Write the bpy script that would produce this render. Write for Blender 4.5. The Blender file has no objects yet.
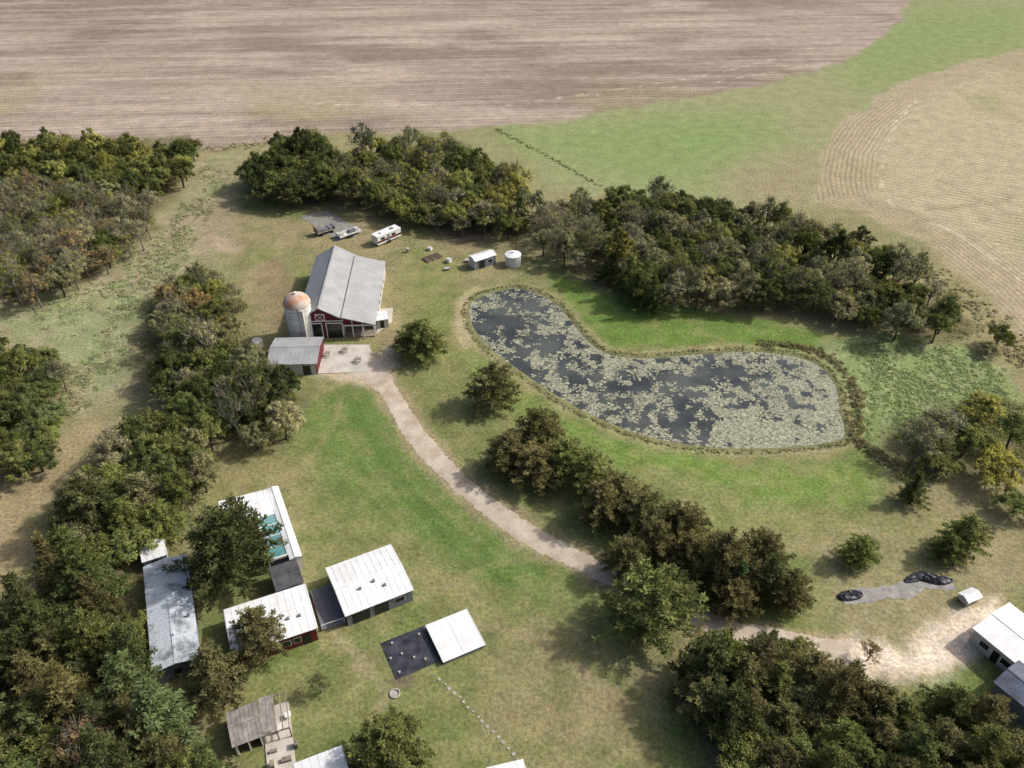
import bpy, math, numpy as np
from mathutils import Vector, Matrix
rng=np.random.default_rng(7)
scene=bpy.context.scene
# ---------------------------------------------------------------- camera / survey
H=100.0; PITCH=math.radians(38); F=823.0
cam=bpy.data.cameras.new("camera"); camo=bpy.data.objects.new("camera",cam); scene.collection.objects.link(camo)
camo.location=(0,0,H); camo.rotation_euler=(math.pi/2-PITCH,0,0)
cam.sensor_width=36; cam.lens=F/1024*36; cam.clip_end=20000; cam.clip_start=1
scene.camera=camo
cp,sp=math.cos(PITCH),math.sin(PITCH)
def G(px,py,h=0.0):
    v=-(py-384)/F; dz=-sp+v*cp; t=(H-h)/(-dz)
    return np.array([t*(px-512)/F, t*(cp+v*sp)])
def GP(pts,h=0.0): return np.array([G(a,b,h) for a,b in pts])
def mpp(px,py,h=0.0):
    v=-(py-384)/F; dz=-sp+v*cp; return (H-h)/(-dz)/F   # metres per pixel
KK=0.74
def lin(c,k=KK):
    o=[]
    for v in c[:3]:
        v=v/255.; o.append((v/12.92 if v<=0.04045 else ((v+0.055)/1.055)**2.4)*k)
    return np.array(o)
# ---------------------------------------------------------------- noise
_lat={}
def vnoise(x,y,scale,seed=0):
    if seed not in _lat: _lat[seed]=np.random.default_rng(seed+100).random((256,256))
    L=_lat[seed]; X=x/scale+1000.3; Y=y/scale+1000.7
    xi=np.floor(X).astype(int); yi=np.floor(Y).astype(int); fx=X-xi; fy=Y-yi
    fx=fx*fx*(3-2*fx); fy=fy*fy*(3-2*fy)
    a=L[xi%256,yi%256]; b=L[(xi+1)%256,yi%256]; c=L[xi%256,(yi+1)%256]; d=L[(xi+1)%256,(yi+1)%256]
    return (a*(1-fx)+b*fx)*(1-fy)+(c*(1-fx)+d*fx)*fy
def fbm(x,y,scale,seed=0,oc=4):
    s=0;a=1;n=0
    for i in range(oc):
        s=s+a*vnoise(x,y,scale/2**i,seed+i*17); n+=a; a*=0.55
    return s/n
def sstep(a,b,x):
    t=np.clip((x-a)/(b-a),0,1); return t*t*(3-2*t)
def sdpoly(x,y,P,margin=25):
    out=np.full(x.shape,-999.0); lo=P.min(0)-margin; hi=P.max(0)+margin
    m=(x>lo[0])&(x<hi[0])&(y>lo[1])&(y<hi[1]); X=x[m];Y=y[m]
    d=np.full(X.shape,1e9); ins=np.zeros(X.shape,bool); n=len(P)
    for i in range(n):
        a=P[i]; b=P[(i+1)%n]; e=b-a; wx=X-a[0]; wy=Y-a[1]
        t=np.clip((wx*e[0]+wy*e[1])/(e@e+1e-9),0,1)
        d=np.minimum(d,(wx-t*e[0])**2+(wy-t*e[1])**2)
        c=((a[1]>Y)!=(b[1]>Y)); 
        if abs(e[1])>1e-9:
            xx=e[0]*(Y-a[1])/e[1]+a[0]; ins^=(c&(X<xx))
    d=np.sqrt(d); out[m]=np.where(ins,d,-d); return out
def dline(x,y,P,margin=25):
    out=np.full(x.shape,999.0); lo=P.min(0)-margin; hi=P.max(0)+margin
    m=(x>lo[0])&(x<hi[0])&(y>lo[1])&(y<hi[1]); X=x[m];Y=y[m]; d=np.full(X.shape,1e9)
    for i in range(len(P)-1):
        a=P[i]; b=P[i+1]; e=b-a; wx=X-a[0]; wy=Y-a[1]
        t=np.clip((wx*e[0]+wy*e[1])/(e@e+1e-9),0,1)
        d=np.minimum(d,(wx-t*e[0])**2+(wy-t*e[1])**2)
    out[m]=np.sqrt(d); return out
def catmull(P,n=8,closed=False):
    P=np.asarray(P,float); N=len(P); out=[]
    rngi=range(N) if closed else range(N-1)
    for i in rngi:
        if closed: p0,p1,p2,p3=P[i-1],P[i],P[(i+1)%N],P[(i+2)%N]
        else: p0,p1,p2,p3=P[max(i-1,0)],P[i],P[i+1],P[min(i+2,N-1)]
        for k in range(n):
            t=k/n; out.append(0.5*((2*p1)+(-p0+p2)*t+(2*p0-5*p1+4*p2-p3)*t*t+(-p0+3*p1-3*p2+p3)*t**3))
    if not closed: out.append(P[-1])
    return np.array(out)
# ---------------------------------------------------------------- material helpers
def newmat(name):
    m=bpy.data.materials.new(name); m.use_nodes=True; nt=m.node_tree; nt.nodes.clear()
    out=nt.nodes.new('ShaderNodeOutputMaterial'); return m,nt,out
def nd(nt,t,**kw):
    n=nt.nodes.new(t)
    for k,v in kw.items(): setattr(n,k,v)
    return n
def mth(nt,op,a,b=None,clamp=False):
    n=nt.nodes.new('ShaderNodeMath'); n.operation=op; n.use_clamp=clamp
    for i,v in enumerate((a,b)):
        if v is None: continue
        if isinstance(v,(int,float)): n.inputs[i].default_value=v
        else: nt.links.new(v,n.inputs[i])
    return n.outputs[0]
def mixc(nt,mode,fac,a,b):
    n=nt.nodes.new('ShaderNodeMix'); n.data_type='RGBA'; n.blend_type=mode
    for s,v in ((n.inputs[0],fac),(n.inputs[6],a),(n.inputs[7],b)):
        if isinstance(v,(int,float)): s.default_value=v
        elif isinstance(v,(tuple,list,np.ndarray)): s.default_value=(float(v[0]),float(v[1]),float(v[2]),1)
        else: nt.links.new(v,s)
    return n.outputs[2]
def noise(nt,vec,scale,detail=3,rough=.55):
    n=nt.nodes.new('ShaderNodeTexNoise'); n.inputs['Scale'].default_value=scale; n.inputs['Detail'].default_value=detail; n.inputs['Roughness'].default_value=rough
    if vec is not None: nt.links.new(vec,n.inputs['Vector'])
    return n.outputs['Fac']
def mapr(nt,v,a,b,c,d):
    n=nt.nodes.new('ShaderNodeMapRange'); nt.links.new(v,n.inputs[0])
    for i,k in enumerate((a,b,c,d)): n.inputs[i+1].default_value=k
    return n.outputs[0]
def surf(name,col,rough=.7,var=.25,nscale=.8,col2=None,metal=0,spec=.3,bump=0,k=KK,fine=0.15,lo=.35,hi=.65):
    m,nt,out=newmat(name); p=nd(nt,'ShaderNodeBsdfPrincipled'); g=nd(nt,'ShaderNodeNewGeometry')
    c=lin(col,k); c2=lin(col2,k) if col2 else c*(1-var)
    f=mapr(nt,noise(nt,g.outputs['Position'],nscale,5,.6),lo,hi,0,1)
    cc=mixc(nt,'MIX',f,tuple(c),tuple(c2))
    f2=mapr(nt,noise(nt,g.outputs['Position'],nscale*9,3,.6),.3,.7,1-fine,1+fine)
    vv=nd(nt,'ShaderNodeCombineColor'); [nt.links.new(f2,vv.inputs[i]) for i in range(3)]
    cc=mixc(nt,'MULTIPLY',1.0,cc,vv.outputs[0])
    nt.links.new(cc,p.inputs['Base Color']); p.inputs['Roughness'].default_value=rough; p.inputs['Metallic'].default_value=metal
    p.inputs['Specular IOR Level'].default_value=spec
    if bump:
        b=nd(nt,'ShaderNodeBump'); b.inputs['Strength'].default_value=bump; b.inputs['Distance'].default_value=.2
        nt.links.new(noise(nt,g.outputs['Position'],nscale*6,4),b.inputs['Height']); nt.links.new(b.outputs[0],p.inputs['Normal'])
    nt.links.new(p.outputs[0],out.inputs[0]); return m
M_white=surf('white_metal_roof',(242,244,244),.5,nscale=.5,col2=(222,222,218),fine=.06,k=.86)
M_barnroof=surf('grey_metal_roof',(184,184,182),.5,nscale=.3,col2=(164,166,166),fine=.07)
M_barnroof2=surf('pale_metal_roof',(192,192,190),.5,nscale=.3,col2=(176,176,174),fine=.06)
M_blue=surf('weathered_blue_roof',(206,214,220),.55,nscale=.45,col2=(112,120,124),fine=.25,lo=.48,hi=.7)
M_dark=surf('dark_shingle_roof',(100,100,102),.8,nscale=.8,col2=(72,72,76))
M_navy=surf('dark_blue_metal_roof',(98,108,128),.4,nscale=.6,col2=(70,76,90))
M_brownroof=surf('weathered_grey_roof',(172,166,158),.8,nscale=.9,col2=(136,130,122),fine=.25)
M_red=surf('red_barn_siding',(118,44,44),.7,nscale=.9,col2=(96,38,38))
M_trim=surf('white_trim',(232,230,224),.6,nscale=1,var=.08,k=.85,fine=.05)
M_wallw=surf('pale_siding',(212,210,202),.7,nscale=1,var=.12)
M_wallg=surf('grey_siding',(132,136,140),.7,nscale=1,var=.2)
M_glass=surf('dark_window_glass',(36,40,46),.15,nscale=1,var=.2,spec=.5)
M_black=surf('black_plastic_sheet',(78,80,88),.4,nscale=.7,col2=(46,47,52),bump=.3,spec=.4)
M_conc=surf('concrete',(222,214,202),.85,nscale=.4,col2=(196,188,176),fine=.08)
M_silo=surf('concrete_silo_stave',(232,230,224),.8,nscale=.6,col2=(206,204,198),k=.85)
M_copper=surf('rusty_dome_cap',(208,156,120),.6,nscale=.5,col2=(212,204,192),lo=.4,hi=.62)
M_teal=surf('teal_canopy_panels',(70,138,140),.45,nscale=.35,col2=(130,176,174))
M_wood=surf('weathered_wood',(170,158,140),.85,nscale=1.5,col2=(128,116,100),fine=.3)
M_rock=surf('rock',(196,190,178),.9,nscale=1.5,var=.3)
M_tire=surf('rubber',(30,30,30),.8,nscale=3,var=.2)
M_soil=surf('dark_soil',(112,92,72),.95,nscale=1.2,col2=(84,74,52),fine=.3,bump=.4)
M_bark=surf('bark',(160,154,140),.95,nscale=2,col2=(112,104,92),fine=.2)
M_barkd=surf('dark_bark',(98,84,70),.95,nscale=2,col2=(70,60,50),fine=.2)
def leafmat():
    m,nt,out=newmat('foliage'); oi=nd(nt,'ShaderNodeObjectInfo'); at=nd(nt,'ShaderNodeAttribute'); at.attribute_name='tint'
    c=mixc(nt,'MULTIPLY',1.0,oi.outputs['Color'],at.outputs['Color'])
    d=nd(nt,'ShaderNodeBsdfDiffuse'); t=nd(nt,'ShaderNodeBsdfTranslucent'); mx=nd(nt,'ShaderNodeMixShader'); mx.inputs[0].default_value=.28
    nt.links.new(c,d.inputs[0]); nt.links.new(c,t.inputs[0]); nt.links.new(d.outputs[0],mx.inputs[1]); nt.links.new(t.outputs[0],mx.inputs[2]); nt.links.new(mx.outputs[0],out.inputs[0]); return m
M_leaf=leafmat()
# ---------------------------------------------------------------- mesh helpers
def npmesh(name,V,Fq,mats,mi=None,tint=None,smooth=False):
    me=bpy.data.meshes.new(name); V=np.asarray(V,np.float32); Fq=np.asarray(Fq,np.int32); k=Fq.shape[1]
    me.vertices.add(len(V)); me.vertices.foreach_set('co',V.ravel())
    me.loops.add(Fq.size); me.loops.foreach_set('vertex_index',Fq.ravel())
    me.polygons.add(len(Fq)); me.polygons.foreach_set('loop_start',np.arange(0,Fq.size,k,dtype=np.int32)); me.polygons.foreach_set('loop_total',np.full(len(Fq),k,np.int32))
    for m in mats: me.materials.append(m)
    if mi is not None: me.polygons.foreach_set('material_index',np.asarray(mi,np.int32))
    if tint is not None:
        a=me.attributes.new('tint','FLOAT_COLOR','POINT'); c=np.ones((len(V),4),np.float32); c[:,:3]=tint; a.data.foreach_set('color',c.ravel())
    me.update(calc_edges=True)
    if smooth: me.polygons.foreach_set('use_smooth',np.ones(len(Fq),bool))
    return me
def link(name,me,parent=None,loc=(0,0,0)):
    o=bpy.data.objects.new(name,me); scene.collection.objects.link(o); o.location=loc
    if parent: o.parent=parent
    return o
def pymesh(name,V,Fs,mat,parent=None,loc=(0,0,0)):
    me=bpy.data.meshes.new(name); me.from_pydata([tuple(map(float,v)) for v in V],[],Fs); me.update(); me.materials.append(mat)
    return link(name,me,parent,loc)
BF=[(0,3,2,1),(4,5,6,7),(0,1,5,4),(1,2,6,5),(2,3,7,6),(3,0,4,7)]
def boxes(name,lst,mat,parent=None):
    V=[];Fs=[]
    for (x0,x1,y0,y1,z0,z1) in lst:
        b=len(V); V+=[(x0,y0,z0),(x1,y0,z0),(x1,y1,z0),(x0,y1,z0),(x0,y0,z1),(x1,y0,z1),(x1,y1,z1),(x0,y1,z1)]
        Fs+=[tuple(b+i for i in f) for f in BF]
    return pymesh(name,V,Fs,mat,parent)
def slab(name,q,th,mat,parent=None,ribs=0,ribmat=None):
    q=[np.array(p,float) for p in q]; n=np.cross(q[1]-q[0],q[3]-q[0]); n/=np.linalg.norm(n)
    if n[2]<0: n=-n
    V=[p for p in q]+[p+n*th for p in q]; Fs=[(0,3,2,1),(4,5,6,7),(0,1,5,4),(1,2,6,5),(2,3,7,6),(3,0,4,7)]
    if ribs:
        L=np.linalg.norm(q[1]-q[0]); k=max(2,int(L/ribs)); e=(q[1]-q[0])/L*.03
        for i in range(k+1):
            t=(i+.0)/k; t=min(max(t,.01),.99); a=q[0]*(1-t)+q[1]*t+n*(th-.01); b=q[3]*(1-t)+q[2]*t+n*(th-.01)
            s=len(V); V+=[a-e,a+e,b+e,b-e,a-e+n*.045,a+e+n*.045,b+e+n*.045,b-e+n*.045]; Fs+=[tuple(s+j for j in f) for f in BF]
    return pymesh(name,V,Fs,mat,parent)
def frame(name,A,B,D,h):
    a,b,d=G(*A,h),G(*B,h),G(*D,h); u=b-a; W=np.linalg.norm(u); u/=W; v=np.array([-u[1],u[0]]); L=float((d-a)@v)
    e=bpy.data.objects.new(name,None); scene.collection.objects.link(e); e.empty_display_size=1
    e.location=(a[0],a[1],0); e.rotation_euler=(0,0,math.atan2(u[1],u[0]))
    return e,W,L
def building(name,A,B,D,h,rise=.8,axis='x',roof=M_white,wall=M_wallw,ov=.3,ribs=.9,doors=(),wins=(),swins=(),Wo=None,Lo=None,open_front=False,mono=False,front=None,extras=0):
    e,W,L=frame(name,A,B,D,h); W=Wo or W; L=Lo or L; i=ov
    x0,x1,y0,y1=i,W-i,i,L-i; t=.15
    wl=[(x0,x1,y1-t,y1,0,h),(x0,x0+t,y0,y1-t,0,h),(x1-t,x1,y0,y1-t,0,h)]
    if not open_front:
        if front: boxes('front_wall',[(x0+t,x1-t,y0,y0+t,0,h)],front,e)
        else: wl.append((x0+t,x1-t,y0,y0+t,0,h))
    else:
        n=max(2,int(W/3)); boxes('posts',[(x0+t+.02+(x1-x0-2*t-.22)*k/n,x0+t+.2+(x1-x0-2*t-.22)*k/n,y0,y0+.18,0,h-.02) for k in range(n+1)],M_trim,e)
        boxes('header',[(x0+t,x1-t,y0+.02,y0+.16,h-.35,h-.021)],wall,e)
        boxes('floor',[(x0+t,x1-t,y0+.3,y1-t,0.01,.06)],M_soil,e)
    boxes('walls',wl,wall,e)
    hr=h+rise; z=h+.004
    if axis=='x':
        if mono: slab('roof',[(0,0,z),(W,0,z),(W,L,z+rise),(0,L,z+rise)],.1,roof,e,ribs); 
        else:
            m=L/2
            slab('roof_front',[(0,0,z-.05),(W,0,z-.05),(W,m-.01,z+rise),(0,m-.01,z+rise)],.1,roof,e,ribs)
            slab('roof_back',[(W,L,z-.05),(0,L,z-.05),(0,m+.01,z+rise),(W,m+.01,z+rise)],.1,roof,e,ribs)
            boxes('ridge_cap',[(0,W,m-.15,m+.15,z+rise+.07,z+rise+.15)],roof,e)
            for nm,xa in (('gable_left',x0),('gable_right',x1-t)):
                pymesh(nm,[(xa,y0,h),(xa,y1,h),(xa,m,hr-.1),(xa+t,y0,h),(xa+t,y1,h),(xa+t,m,hr-.1)],[(0,2,1),(3,4,5),(0,1,4,3),(1,2,5,4),(2,0,3,5)],wall,e)
    else:
        m=W/2
        slab('roof_left',[(0,L,z-.05),(0,0,z-.05),(m-.01,0,z+rise),(m-.01,L,z+rise)],.1,roof,e,ribs)
        slab('roof_right',[(W,0,z-.05),(W,L,z-.05),(m+.01,L,z+rise),(m+.01,0,z+rise)],.1,roof,e,ribs)
        boxes('ridge_cap',[(m-.15,m+.15,0,L,z+rise+.07,z+rise+.15)],roof,e)
        for nm,ya in (('gable_front',y0),('gable_back',y1-t)):
            pymesh(nm,[(x0,ya,h),(x1,ya,h),(m,ya,hr-.1),(x0,ya+t,h),(x1,ya+t,h),(m,ya+t,hr-.1)],[(0,1,2),(3,5,4),(0,3,4,1),(1,4,5,2),(2,5,3,0)],wall,e)
    if extras:
        bx=[];
        for k in range(extras):
            a=rng.uniform(.15,.85); b=rng.uniform(.2,.4); zz=z+rise*b*2*.95
            bx.append((a*W,a*W+.35,b*L,b*L+.35,zz,zz+.45))
        boxes('roof_vents',bx,M_wallg,e)
    for k,(a,b,c,d) in enumerate(doors):
        boxes('door',[(a*W,b*W,y0-.05,y0-.003,c,d)],M_glass,e)
    for k,(a,b,c,d) in enumerate(wins):
        boxes('window_frame',[(a*W-.08,b*W+.08,y0-.03,y0-.003,c-.08,d+.08)],M_trim,e); boxes('window_glass',[(a*W,b*W,y0-.05,y0-.033,c,d)],M_glass,e)
    for k,(a,b,c,d) in enumerate(swins):
        boxes('side_window_frame',[(x1+.003,x1+.03,a*L-.08,b*L+.08,c-.08,d+.08)],M_trim,e); boxes('side_window_glass',[(x1+.033,x1+.05,a*L,b*L,c,d)],M_glass,e)
    return e,W,L
# ---------------------------------------------------------------- layout polylines
pond=catmull(GP([(467,306),(478,296),(495,290),(518,287),(540,292),(560,305),(577,325),(593,343),(615,354),(655,356),(700,352),(750,350),(790,354),(820,364),(838,385),(843,410),(848,436),(830,444),(785,449),(735,450),(685,446),(640,436),(600,421),(570,406),(540,387),(510,366),(485,346),(470,326)]),5,True)
drive=catmull(GP([(352,358),(372,372),(392,396),(412,430),(438,461),(472,493),(520,529),(570,556),(612,577),(660,600),(700,619),(745,634),(800,645),(850,652)]),10)
field_brown=GP([(-600,150),(-100,139),(0,138),(150,140),(200,151),(300,133),(450,130),(500,127),(560,121),(640,106),(720,92),(800,75),(860,55),(895,28),(910,0),(915,-30),(905,-80),(500,-120),(-900,-110)])
field_right=GP([(1400,40),(1024,50),(965,62),(915,78),(875,98),(845,120),(824,148),(818,175),(822,200),(862,214),(930,247),(985,290),(1030,335),(1100,400),(1500,500)])
greenarea=GP([(497,128),(560,121),(640,106),(720,92),(800,75),(860,55),(895,28),(910,0),(930,-40),(1400,-60),(1400,60),(965,70),(900,100),(850,130),(822,175),(822,205),(760,220),(640,200),(560,190)])
# ---------------------------------------------------------------- ground
def axis(parts):
    o=[]
    for a,b,s in parts: o+=list(np.arange(a,b,s))
    return np.array(o+[parts[-1][1]])
gx=axis([(-6000,-1000,800),(-1000,-320,40),(-320,-180,1.25),(-180,180,.5),(180,320,1.25),(320,1000,40),(1000,6000,800)])
gy=axis([(-3000,-200,400),(-200,30,15),(30,220,.5),(220,480,1.0),(480,1000,26),(1000,9000,800)])
X,Y=np.meshgrid(gx,gy); nx,ny=len(gx),len(gy); x=X.ravel(); y=Y.ravel(); N=len(x)
wx=x+(fbm(x,y,9,1)-.5)*9; wy=y+(fbm(x,y,9,5)-.5)*9
wx2=x+(fbm(x,y,3,21,3)-.5)*2.4; wy2=y+(fbm(x,y,3,25,3)-.5)*2.4
col=np.tile(lin((138,138,98)),(N,1))
def blend(c,m):
    global col
    c=lin(c) if not isinstance(c,np.ndarray) else c
    col=col*(1-m[:,None])+c*m[:,None]
def region(pts,c,soft=3,amt=1.0,w=0):
    P=GP(pts) if not isinstance(pts,np.ndarray) else pts
    s=sdpoly(wx if w==0 else wx2,wy if w==0 else wy2,P); m=sstep(-soft,soft,s)*amt; blend(c,m); return m
n1=fbm(x,y,30,2); n2=fbm(x,y,8,3); n3=fbm(x,y,70,4); n4=fbm(x,y,2.5,8,3)
blend((150,140,102),sstep(.4,.65,n1)*.6)
lawn=region([(200,190),(250,190),(520,250),(650,300),(840,330),(960,350),(1024,400),(1200,600),(1024,900),(200,900),(180,560),(200,470),(290,410),(230,300)],(120,128,78),3)
blend((148,140,102),lawn*sstep(.45,.64,n2)*.65); blend((106,126,62),lawn*sstep(.5,.66,n1)*.75)
region([(215,205),(260,195),(400,215),(540,255),(480,275),(430,300),(400,350),(360,340),(310,245),(280,300),(262,340),(240,320),(225,260)],(150,138,106),4,.8)
region([(243,250),(285,245),(280,262),(250,268)],(114,132,70),3,.7)
region([(225,195),(300,205),(350,215),(330,222),(240,215)],(94,114,54),4,.7)
region([(385,215),(430,225),(440,300),(405,310)],(122,130,78),5,.6)
region([(200,480),(260,440),(330,430),(420,520),(330,560),(220,480)],(136,134,90),5,.5)
region([(330,385),(385,390),(440,470),(560,560),(600,640),(540,610),(470,590),(400,530),(330,520),(285,440)],(100,126,62),5,.8)
region([(270,425),(330,395),(370,440),(330,470),(270,470)],(104,130,62),4,.6)
region([(200,470),(290,430),(340,500),(260,490)],(148,138,100),5,.6)
region([(470,600),(600,620),(640,768),(540,780),(480,700)],(144,135,100),6,.7)
region([(280,660),(400,680),(520,720),(520,790),(300,790)],(120,128,76),6,.65)
region([(300,500),(420,560),(520,610),(500,640),(420,600),(320,560)],(112,126,68),6,.5)
region([(430,560),(470,560),(480,610),(420,600)],(142,136,94),6,.5)
region([(340,395),(350,388),(420,520),(520,590),(505,600),(405,545)],(94,124,60),3,.35)
region([(400,370),(470,410),(600,540),(640,580),(580,550),(480,490),(420,420)],(122,128,78),4,.7)
region([(410,250),(470,265),(455,300),(455,340),(480,365),(440,360),(400,300)],(126,134,78),5,.75)
region([(545,275),(600,285),(640,310),(760,315),(830,330),(835,345),(800,350),(740,345),(660,350),(615,348),(590,335),(565,300)],(102,132,56),2.5,.95)
region([(470,350),(520,385),(600,435),(680,460),(800,462),(870,458),(895,480),(860,500),(740,505),(680,495),(600,450),(500,400)],(112,140,62),3,.9)
region([(640,480),(700,500),(860,510),(1000,520),(1024,640),(830,640),(800,560),(700,520)],(150,144,106),5,.78)
region([(700,505),(850,505),(800,530),(720,530)],(126,136,76),4,.8)
region([(880,490),(1010,500),(1000,560),(900,550)],(140,138,94),6,.6)
region([(820,590),(990,560),(1010,590),(960,640),(850,640),(810,620)],(156,148,114),4,.6)
blend((150,142,98),lawn*sstep(.52,.64,n4)*.28); blend((92,112,52),lawn*sstep(.48,.36,n4)*.3)
wet=region([(820,345),(880,330),(950,340),(1010,370),(1020,440),(960,460),(895,460),(850,440),(845,395)],(128,148,92),3,.95)
blend((150,160,112),wet*sstep(.5,.6,n4)*.8); blend((112,128,78),wet*sstep(.55,.65,n2)*.5)
region([(900,470),(1024,470),(1100,600),(1000,600),(940,520),(890,500)],(150,140,106),5,.6)
rough=region([(-300,300),(0,300),(60,290),(120,260),(165,220),(200,160),(240,150),(240,190),(215,215),(190,260),(160,300),(140,380),(80,420),(50,350),(0,340),(-300,400)],(146,142,110),4,.95)
blend((130,144,94),rough*sstep(.48,.58,n2)*.7); blend((168,158,130),rough*sstep(.48,.6,n4)*.6)
region([(50,300),(140,290),(140,370),(90,400),(60,380)],(136,152,102),4,.55)
region([(165,215),(235,190),(230,250),(200,255),(170,250)],(154,142,118),4,.65)
region([(-100,470),(50,440),(90,420),(105,435),(60,480),(50,530),(20,580),(-100,640)],(158,144,108),3,.95)
region([(0,590),(60,500),(70,520),(40,570),(0,620)],(124,128,72),3,.6)
region([(470,130),(520,150),(600,185),(600,200),(500,190),(430,140)],(140,142,100),4,.8)
ga=region(greenarea,(138,148,100),3,1)
blend((150,150,112),ga*sstep(.45,.6,n3)*.7)
region([(520,135),(640,115),(760,112),(780,140),(720,175),(640,190),(570,170)],(124,150,88),18,.8)
region([(830,60),(905,20),(1024,12),(1024,35),(930,60),(860,90)],(128,150,92),14,.7)
region([(720,170),(822,150),(818,185),(830,210),(740,210)],(150,142,110),8,.8)
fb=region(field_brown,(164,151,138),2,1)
bands=fbm(x*.75+y*.3,(y-.06*x),42,31,4); blend((126,114,104),fb*sstep(.44,.66,bands)*.75)  # broad dark bands: cloud shadow painted into the field colour
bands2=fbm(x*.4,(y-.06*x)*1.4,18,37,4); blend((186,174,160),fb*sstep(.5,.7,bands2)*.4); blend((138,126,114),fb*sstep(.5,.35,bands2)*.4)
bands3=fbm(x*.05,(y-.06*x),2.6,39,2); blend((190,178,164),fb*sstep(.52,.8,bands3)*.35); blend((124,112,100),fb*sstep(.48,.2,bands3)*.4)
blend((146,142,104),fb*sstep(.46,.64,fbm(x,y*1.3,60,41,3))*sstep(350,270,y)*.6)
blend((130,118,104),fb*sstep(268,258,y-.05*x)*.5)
fr=region(field_right,(172,165,135),2,1)
blend((150,148,106),fr*sstep(.45,.62,fbm(x,y,35,43))*.65)
sdr=sdpoly(x,y,field_right,60)
blend((162,148,124),fr*sstep(20,8,sdr)*.6)
for pl,wd in (([(935,98),(912,104),(897,125),(887,150),(881,180),(893,206)],.3),([(900,212),(960,235),(1024,285)],.2),([(20,108),(180,97),(320,104),(480,106)],.2),([(480,110),(600,92),(720,72),(840,40)],.25),([(540,100),(700,84),(830,62)],.2)):
    d=dline(wx2,wy2,catmull(GP(pl),5)); blend((216,208,192),sstep(wd+.8,wd-.4,d)*sstep(.46,.64,n4)*.5)
for pl in ([(940,180),(1000,210),(1060,240)],[(930,210),(985,205),(1060,185)]):
    d=dline(wx2,wy2,GP(pl)); blend((134,128,98),sstep(1.5,.4,d)*.3)
dd=dline(wx2,wy2,drive); blend((158,146,114),sstep(4.2,2,dd)*.75)
region([(830,655),(850,636),(905,650),(935,622),(960,606),(1000,600),(1000,625),(985,640),(955,676),(900,684),(850,678)],(222,208,188),1.6,1,1)
region([(700,640),(740,630),(840,645),(830,665),(700,650)],(160,138,114),2.5,.8)
region([(640,680),(690,650),(720,655),(700,700),(650,720)],(144,134,104),4,.7)
region([(306,372),(345,372),(395,345),(400,365),(385,385),(360,385)],(196,182,156),1.5,.9,1)
region([(262,262),(290,255),(300,300),(285,335),(262,330)],(140,124,98),2.5,.6)
region([(205,236),(228,240),(226,252),(208,250)],(178,160,138),1.2,.6)
region([(385,688),(402,686),(404,700),(388,702)],(120,108,90),.8,.9)
region([(452,225),(492,222),(500,236),(470,246),(445,240)],(134,118,90),2,.8,1)
for pl,wd,c_,am in (([(330,630),(380,700),(350,768)],.5,(168,156,124),.4),([(420,600),(500,560),(560,560)],.4,(150,144,104),.35),([(345,380),(330,430),(290,480)],.5,(150,142,100),.4),([(346,385),(372,430),(420,500),(505,575)],.35,(84,114,52),.6),([(341,388),(366,434),(412,505),(495,580)],.35,(84,114,52),.6),([(450,620),(540,640),(620,700)],.6,(160,146,112),.4)):
    d=dline(wx2,wy2,catmull(GP(pl),6)); blend(c_,sstep(wd+.8,wd-.2,d)*am)
sp_=sdpoly(x,y,pond); spw=sdpoly(wx2,wy2,pond)
blend((158,152,112),sstep(-3.2,-.8,spw)*.6); blend((106,112,74),sstep(-1.2,-.1,spw)*.7)
d=dline(wx2,wy2,GP([(466,345),(458,325),(460,302),(475,290)])); blend((184,170,136),sstep(2.2,.6,d)*.5)
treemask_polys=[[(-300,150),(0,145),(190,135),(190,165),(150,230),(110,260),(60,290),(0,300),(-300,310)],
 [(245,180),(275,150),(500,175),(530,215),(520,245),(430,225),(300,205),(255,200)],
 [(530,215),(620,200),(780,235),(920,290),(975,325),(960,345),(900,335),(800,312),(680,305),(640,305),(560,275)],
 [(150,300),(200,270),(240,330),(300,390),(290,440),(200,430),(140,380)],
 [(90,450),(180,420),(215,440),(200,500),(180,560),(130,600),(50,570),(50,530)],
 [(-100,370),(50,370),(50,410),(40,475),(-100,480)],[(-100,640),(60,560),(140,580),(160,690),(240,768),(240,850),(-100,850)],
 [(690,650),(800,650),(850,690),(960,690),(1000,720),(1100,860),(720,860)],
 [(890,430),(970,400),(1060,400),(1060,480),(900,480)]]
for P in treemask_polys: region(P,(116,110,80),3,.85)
lum=col@np.array([.3,.6,.1]); col=(col*.9+lum[:,None]*.1)*1.16
z=-0.7*sstep(-.3,3.2,sp_)+(fbm(x,y,6,51,3)-.5)*.25*rough
rowc=np.zeros(N); rowa=np.zeros(N)
r1=y-.06*x+ (x/60)**2*1.0
rowc=np.where(fb>.3,r1/2.8,rowc); rowa=np.where(fb>.3,.55*fb,rowa)
r2=np.where(sdr<16,sdr/1.4,(x*.45+y*.9)/1.9)
rowc=np.where(fr>.3,r2,rowc); rowa=np.where(fr>.3,.85*fr,rowa)
lm=(lawn>.3)&(dd<40); rowc=np.where(lm,dline(x,y,drive,60)/2.2,rowc); rowa=np.where(lm,.26*lawn*sstep(.4,.6,n1),rowa)
idx=np.arange(N).reshape(ny,nx); Fq=np.stack([idx[:-1,:-1],idx[:-1,1:],idx[1:,1:],idx[1:,:-1]],-1).reshape(-1,4)
m,nt,out=newmat('ground_cover'); g=nd(nt,'ShaderNodeNewGeometry'); at=nd(nt,'ShaderNodeAttribute'); at.attribute_name='tint'
ra=nd(nt,'ShaderNodeAttribute'); ra.attribute_name='rows'; sx=nd(nt,'ShaderNodeSeparateXYZ'); nt.links.new(ra.outputs['Vector'],sx.inputs[0])
pos=g.outputs['Position']
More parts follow.
